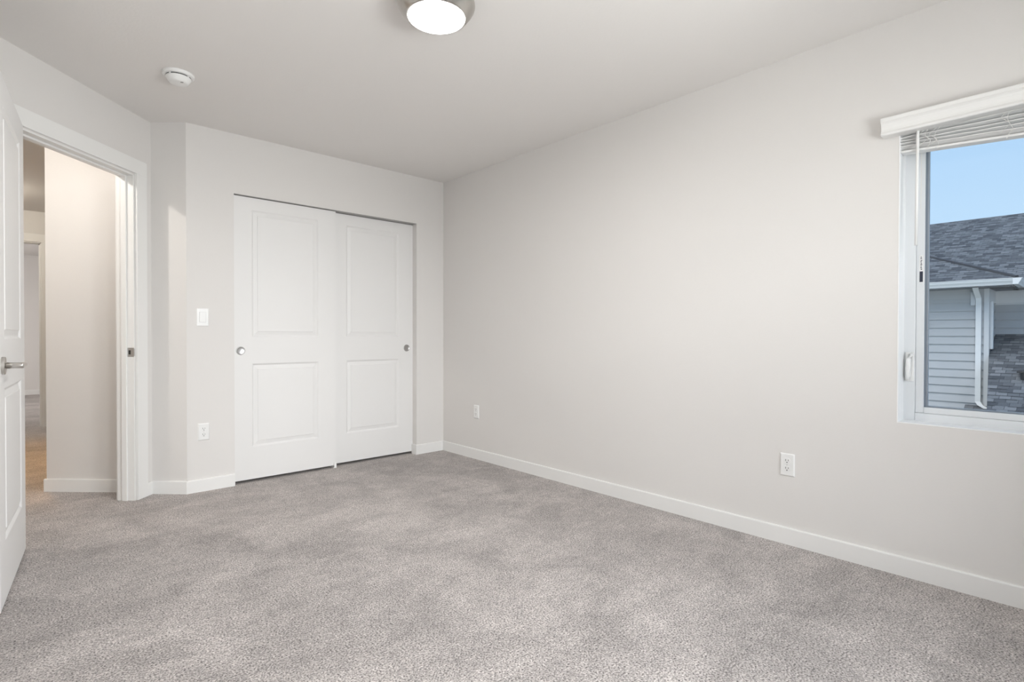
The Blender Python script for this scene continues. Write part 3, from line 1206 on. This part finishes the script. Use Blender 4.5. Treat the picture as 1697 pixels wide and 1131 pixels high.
# main roof rising to the ridge, and the hipped wing in front of it
RDG = 4.75
roof_poly('main_roof', [(EX2 - 0.03, 9.0, RZ), (EX2 - 0.03, -9.0, RZ), (EX2 + RDG, -9.0, RZ + SL * RDG), (EX2 + RDG, 9.0, RZ + SL * RDG)], (0, 1, 0))
HL = 4.6
roof_poly('wing_roof', [(EX - 0.05, 5.6, RZ), (EX - 0.05, EY - 0.05, RZ), (EX + HL, EY + HL, RZ + SL * HL + 0.02), (EX + HL, 5.6, RZ + SL * HL + 0.02)], (0, 1, 0))
roof_poly('wing_roof', [(EX - 0.05, EY - 0.05, RZ), (EX + HL, EY + HL, RZ + SL * HL), (EX + HL, EY - 0.05, RZ + 0.001)], (1, 0, 0))
bm = bmesh.new()
tube(bm, [(EX - 0.05, EY - 0.05, RZ + 0.0), (EX + HL, EY + HL, RZ + SL * HL + 0.0)], 0.035, 8)
hbuild('hip_cap', bm, M_VENT)
# lower roof in front of the recessed wall
LZ = 1.10
LS = 0.42
CEX = 8.5
roof_poly('lower_roof', [(RXX - 0.02, CY - 0.03, LZ), (FX - 0.03, CY - 0.03, LZ - LS * (RXX - FX + 0.01)), (CEX, -2.84, LZ - LS * (RXX - CEX)), (CEX, -9.0, LZ - LS * (RXX - CEX)), (RXX - 0.02, -9.0, LZ)], (0, 1, 0))
roof_poly('entry_roof', [(FX - 0.02, -2.26, -0.30), (FX - 0.02, -2.60, -0.30), (FX - 0.75, -2.60, -0.62), (FX - 0.75, -2.26, -0.62)], (0, 1, 0))
# roof vent
vx = 10.2
vz = LZ - LS * (RXX - vx)
bm = bmesh.new()
box(bm, vx - 0.16, vx + 0.14, -3.46, -3.12, vz - 0.05, vz + 0.10)
box(bm, vx - 0.24, vx + 0.18, -3.50, -3.08, vz + 0.07, vz + 0.11)
hbuild('roof_vent', bm, M_VENT, bevel=0.01)
# downspout
bm = bmesh.new()


def bar(bm_, p, q_, wx, wy):
    p, q_ = Vector(p), Vector(q_)
    A = [bm_.verts.new(p + Vector((sx_ * wx, sy_ * wy, 0))) for sx_, sy_ in ((-1, -1), (1, -1), (1, 1), (-1, 1))]
    B = [bm_.verts.new(q_ + Vector((sx_ * wx, sy_ * wy, 0))) for sx_, sy_ in ((-1, -1), (1, -1), (1, 1), (-1, 1))]
    bm_.faces.new(A[::-1])
    bm_.faces.new(B)
    for i in range(4):
        bm_.faces.new((A[i], A[(i + 1) % 4], B[(i + 1) % 4], B[i]))


DY = -2.455
bar(bm, (FX - 0.06, DY, -0.22), (FX - 0.06, DY, 1.66), 0.03, 0.042)
bar(bm, (FX - 0.06, DY, 1.66), (FX - 0.09, DY, 1.80), 0.03, 0.042)
bar(bm, (FX - 0.09, DY, 1.80), (FX - 0.30, DY + 0.02, 1.96), 0.035, 0.042)
bar(bm, (FX - 0.30, DY + 0.02, 1.96), (FX - 0.36, DY + 0.02, 2.02), 0.035, 0.042)
bar(bm, (FX - 0.06, DY, -0.22), (FX - 0.08, DY - 0.04, -0.29), 0.03, 0.042)
bar(bm, (FX - 0.08, DY - 0.04, -0.29), (FX - 0.10, DY - 0.15, -0.355), 0.03, 0.042)
hbuild('downspout', bm, M_GUT)
bm = bmesh.new()
box(bm, FX - 0.07, FX - 0.02, DY + 0.05, DY + 0.12, 1.66, 1.92)
hbuild('eave_bracket', bm, M_HTRIM)
# small hose bib like fitting beside the window line
bm = bmesh.new()
lathe(bm, [(0.03, -0.07), (0.03, 0.02)], (FX, -1.645, 1.30), 14, 'X')
hbuild('wall_vent', bm, M_VENT)

bm = bmesh.new()
box(bm, -30, 60, -50, 50, -3.1, -2.9)
structure('ground', bm, M_GROUND, 'yard ground below the neighbouring house', 'ground')

# ------------------------------------------------------------------ hallway lamp by the doorway, and added fill lights further in
for loc_, power_, color_ in ((D(-1.02, -0.60, 2.37), HALL_POWER, (1.0, 0.945, 0.875)), (Vector((-3.3, 2.9, 2.37)), HALL_POWER * 0.9, (1.0, 0.93, 0.80))):  # second point is added fill for the hallway end
    hl = bpy.data.lights.new('hallway_lamp_and_fill', 'POINT')
    hl.energy = power_
    hl.color = color_
    hl.shadow_soft_size = 0.03
    ho = bpy.data.objects.new('hallway_lamp_and_fill', hl)
    COL.objects.link(ho)
    ho.location = loc_
dl = bpy.data.lights.new('hallway_floor_fill', 'SPOT')  # added spot that warms the hallway floor, no fixture there
dl.energy = 95
dl.color = (1.0, 0.46, 0.0)
dl.spot_size = math.radians(75)
dl.spot_blend = 0.6
dl.shadow_soft_size = 0.05
do = bpy.data.objects.new('hallway_floor_fill', dl)
COL.objects.link(do)
do.location = (-2.85, 1.75, 2.43)
